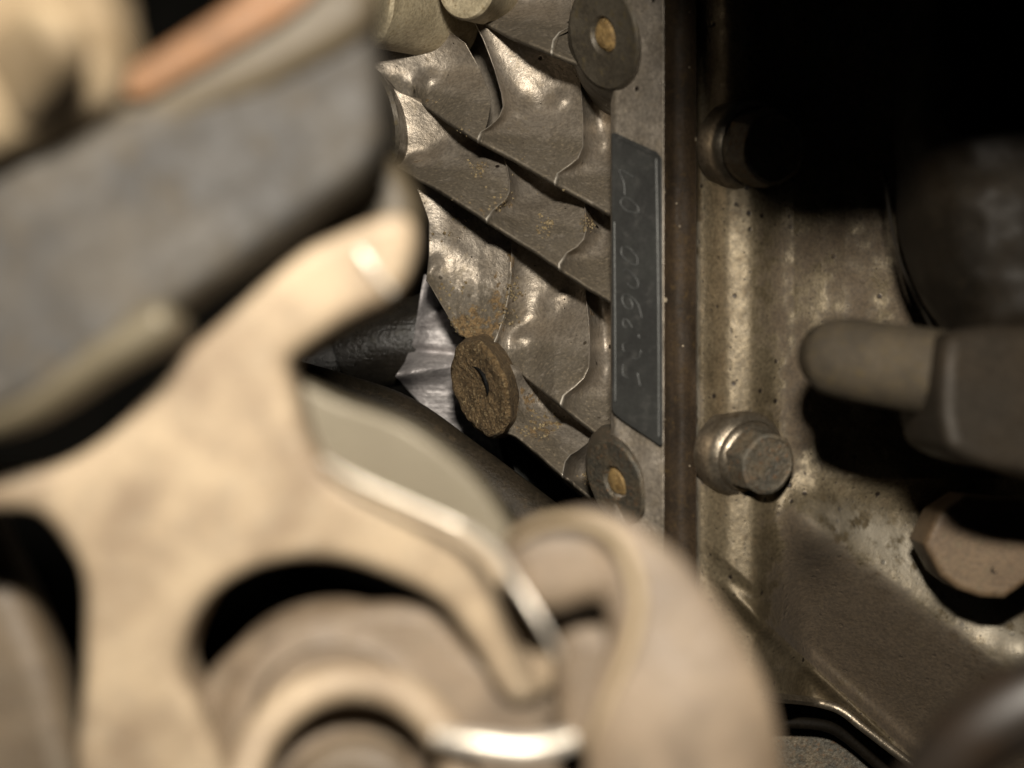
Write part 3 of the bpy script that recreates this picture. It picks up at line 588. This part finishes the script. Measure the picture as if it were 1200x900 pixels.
# ------------------------------------------------------------ foreground, far out of focus
br = thing('spoked_bracket', 'blurred dusty tan cast bracket with curved spokes, lower left foreground', 'bracket', W(250, 900, .2))
hubhump = lambda x, y: .010 * np.exp(-(((x - 260) / 190) ** 2 + ((y - 480) / 130) ** 2))
out = [(-60, 552), (0, 552), (60, 546), (115, 518), (165, 474), (205, 425), (260, 378), (347, 302), (400, 275), (440, 258), (470, 252), (486, 268), (484, 304), (462, 345), (405, 374), (352, 408), (336, 428),
       (345, 470), (362, 525), (395, 565), (470, 597), (540, 628), (580, 660), (625, 720), (662, 790), (650, 830), (606, 850), (578, 822), (556, 780), (510, 715), (430, 674), (370, 660), (300, 668), (240, 702), (208, 755), (200, 800), (222, 850), (245, 960),
       (78, 960), (84, 800), (90, 690), (72, 640), (42, 603), (0, 598), (-60, 600)]
slab('spoked_hub', [out], .200, .014, 'tan', br, bev=.002, c=(260, 500), smooth_n=4, tilt=(.00001, .00002))
slab('arm_shoulder', [[(300, 350), (350, 290), (400, 235), (444, 180), (474, 196), (494, 245), (480, 280), (400, 330), (330, 380)]], .213, .012, 'rubber2', br, bev=.003, c=(400, 270))
slab('side_rim', [[(338, 445), (400, 468), (480, 498), (550, 552), (600, 618), (640, 700), (600, 700), (540, 640), (400, 580), (352, 520)]], .212, .012, 'olive', br, bev=.001, c=(470, 540))
tube('edge_highlight', [(376, 538, .200), (420, 563, .199), (480, 590, .199), (540, 618, .199), (578, 645, .196), (600, 675, .192), (630, 722, .190), (656, 768, .190)], [2.5, 4, 4, 5, 6.5, 5, 3.5, 2.5], 'bright', br, seg=12)  # bright tube standing in for the highlight along the spoke's edge
tube('edge_highlight', [(410, 272, .199), (424, 297, .198), (440, 320, .198), (458, 342, .199)], [5, 6.5, 5, 5], 'bright', br, seg=12)  # bright tube standing in for the highlight on the upper arm

lp = thing('curled_arm', 'blurred tan arm curling over at the bottom centre foreground', 'bracket arm', W(780, 950, .2))
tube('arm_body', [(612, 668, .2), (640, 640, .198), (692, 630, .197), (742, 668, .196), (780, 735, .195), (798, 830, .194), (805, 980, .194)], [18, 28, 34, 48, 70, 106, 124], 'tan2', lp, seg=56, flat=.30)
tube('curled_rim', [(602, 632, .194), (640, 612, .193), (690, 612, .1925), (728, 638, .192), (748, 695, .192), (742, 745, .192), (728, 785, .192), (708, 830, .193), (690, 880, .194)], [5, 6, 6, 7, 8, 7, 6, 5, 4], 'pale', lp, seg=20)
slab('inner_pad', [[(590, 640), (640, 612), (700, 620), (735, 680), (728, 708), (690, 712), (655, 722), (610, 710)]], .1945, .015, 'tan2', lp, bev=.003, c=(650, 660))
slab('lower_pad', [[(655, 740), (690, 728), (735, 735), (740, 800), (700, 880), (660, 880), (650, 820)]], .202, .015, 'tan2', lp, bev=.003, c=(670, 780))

hu = thing('round_hub', 'blurred round brown hub with bright ring behind the bracket spokes', 'hub', W(400, 930, .22))
lathe('hub_dome', W(392, 850, .215), (.05, -1, .12), [(R_(150, .215), -.02), (R_(148, .215), .0), (R_(138, .215), .002), (R_(118, .215), .0035), (R_(96, .215), .004), (R_(88, .215), .002), (R_(30, .215), .002)], 'tan2', hu, seg=72)
ring = [(W(425 + 150 * math.cos(a), 945 + 140 * math.sin(a), .2)) for a in np.linspace(0, 2 * math.pi, 5)]
def torus(name, px, py, d, Rpx, rpx, m, parent, sy=1.0, tilt=.0):
    V = []; nu, nv = 80, 18
    for i in range(nu):
        a = 2 * math.pi * i / nu
        for j in range(nv):
            bb = 2 * math.pi * j / nv; rr = Rpx + rpx * math.cos(bb)
            V.append(tuple(W(px + rr * math.cos(a), py + rr * sy * math.sin(a), d) + Vector((0, -rpx * K * d * math.sin(bb) + tilt * math.sin(a), 0))))
    F = [(i * nv + j, i * nv + (j + 1) % nv, ((i + 1) % nu) * nv + (j + 1) % nv, ((i + 1) % nu) * nv + j) for i in range(nu) for j in range(nv)]
    return mesh(name, V, F, m, parent)
torus('hub_ring', 412, 935, .202, 128, 24, 'tan', hu, tilt=-.004)
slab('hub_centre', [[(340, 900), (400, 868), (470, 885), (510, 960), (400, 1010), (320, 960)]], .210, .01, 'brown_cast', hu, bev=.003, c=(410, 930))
tube('ring_highlight', [(510, 862, .198), (560, 872, .197), (620, 878, .197), (672, 866, .198)], [10, 15, 17, 13], 'bright', hu, seg=16)  # bright tube standing in for the white highlight by the ring
tube('hub_tab', [(196, 800, .222), (210, 840, .222), (235, 890, .222), (250, 940, .222)], 9, 'orange', hu, seg=12)
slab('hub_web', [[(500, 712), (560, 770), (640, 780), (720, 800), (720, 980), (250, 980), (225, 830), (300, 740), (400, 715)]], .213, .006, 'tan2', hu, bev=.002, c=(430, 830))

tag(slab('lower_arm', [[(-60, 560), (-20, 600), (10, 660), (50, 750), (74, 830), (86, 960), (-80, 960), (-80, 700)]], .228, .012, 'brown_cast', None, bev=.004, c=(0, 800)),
    'olive brown casting arm at the bottom left corner behind the bracket', 'casting arm')

rm = thing('rubber_mount', 'large blurred dark grey rubber mount crossing the upper left foreground', 'rubber mount', W(200, 300, .17))
slab('rubber_block', [[(-80, 250), (0, 190), (90, 150), (200, 95), (320, 25), (385, -20), (420, -20), (440, 60), (444, 150), (425, 195), (380, 232), (290, 302), (200, 365), (120, 425), (40, 470), (-20, 490), (-80, 490)]], .186, .015, 'rubber', rm, bev=.002, c=(200, 250), smooth_n=4, tilt=(.00001, -.00001))
slab('lower_plate', [[(-60, 450), (10, 450), (100, 400), (180, 352), (200, 390), (120, 440), (20, 500), (-60, 515)]], .183, .012, 'olive', rm, bev=.002, c=(80, 440))
slab('upper_plate', [[(92, 195), (104, 125), (150, 85), (260, 30), (350, -30), (430, -30), (430, 30), (340, 90), (220, 150), (150, 200), (110, 220)]], .187, .012, 'rubber2', rm, bev=.003, c=(230, 80))
slab('rust_strip', [[(134, 92), (200, 46), (270, 0), (310, -35), (380, -35), (350, 8), (280, 52), (210, 92), (160, 116)]], .1845, .003, 'orange', rm, bev=.0008, c=(240, 40))
nt = thing('bolt_end', 'very blurred bright tan bolt end in the top left corner', 'bolt', W(40, 160, .15))
slab('bolt_face', [[(-100, -60), (90, -60), (118, -10), (122, 40), (108, 92), (60, 128), (0, 160), (-60, 190), (-100, 190)]], .172, .02, 'pale', nt, bev=.005, c=(20, 60), tilt=(.00006, .00003))
slab('bolt_shoulder', [[(-100, 30), (-20, 40), (60, 20), (104, 40), (100, 84), (50, 118), (-10, 150), (-100, 176)]], .1705, .01, 'pale', nt, bev=.003, c=(0, 90), tilt=(-.00006, .00008))

tag(tube('blue_hose', [(1060, 960, .2), (1105, 900, .198), (1160, 850, .196), (1230, 815, .195), (1300, 800, .195)], [36, 42, 48, 52, 52], 'blue', seg=30), 'blurred bluish grey hose at the bottom right corner foreground', 'hose')
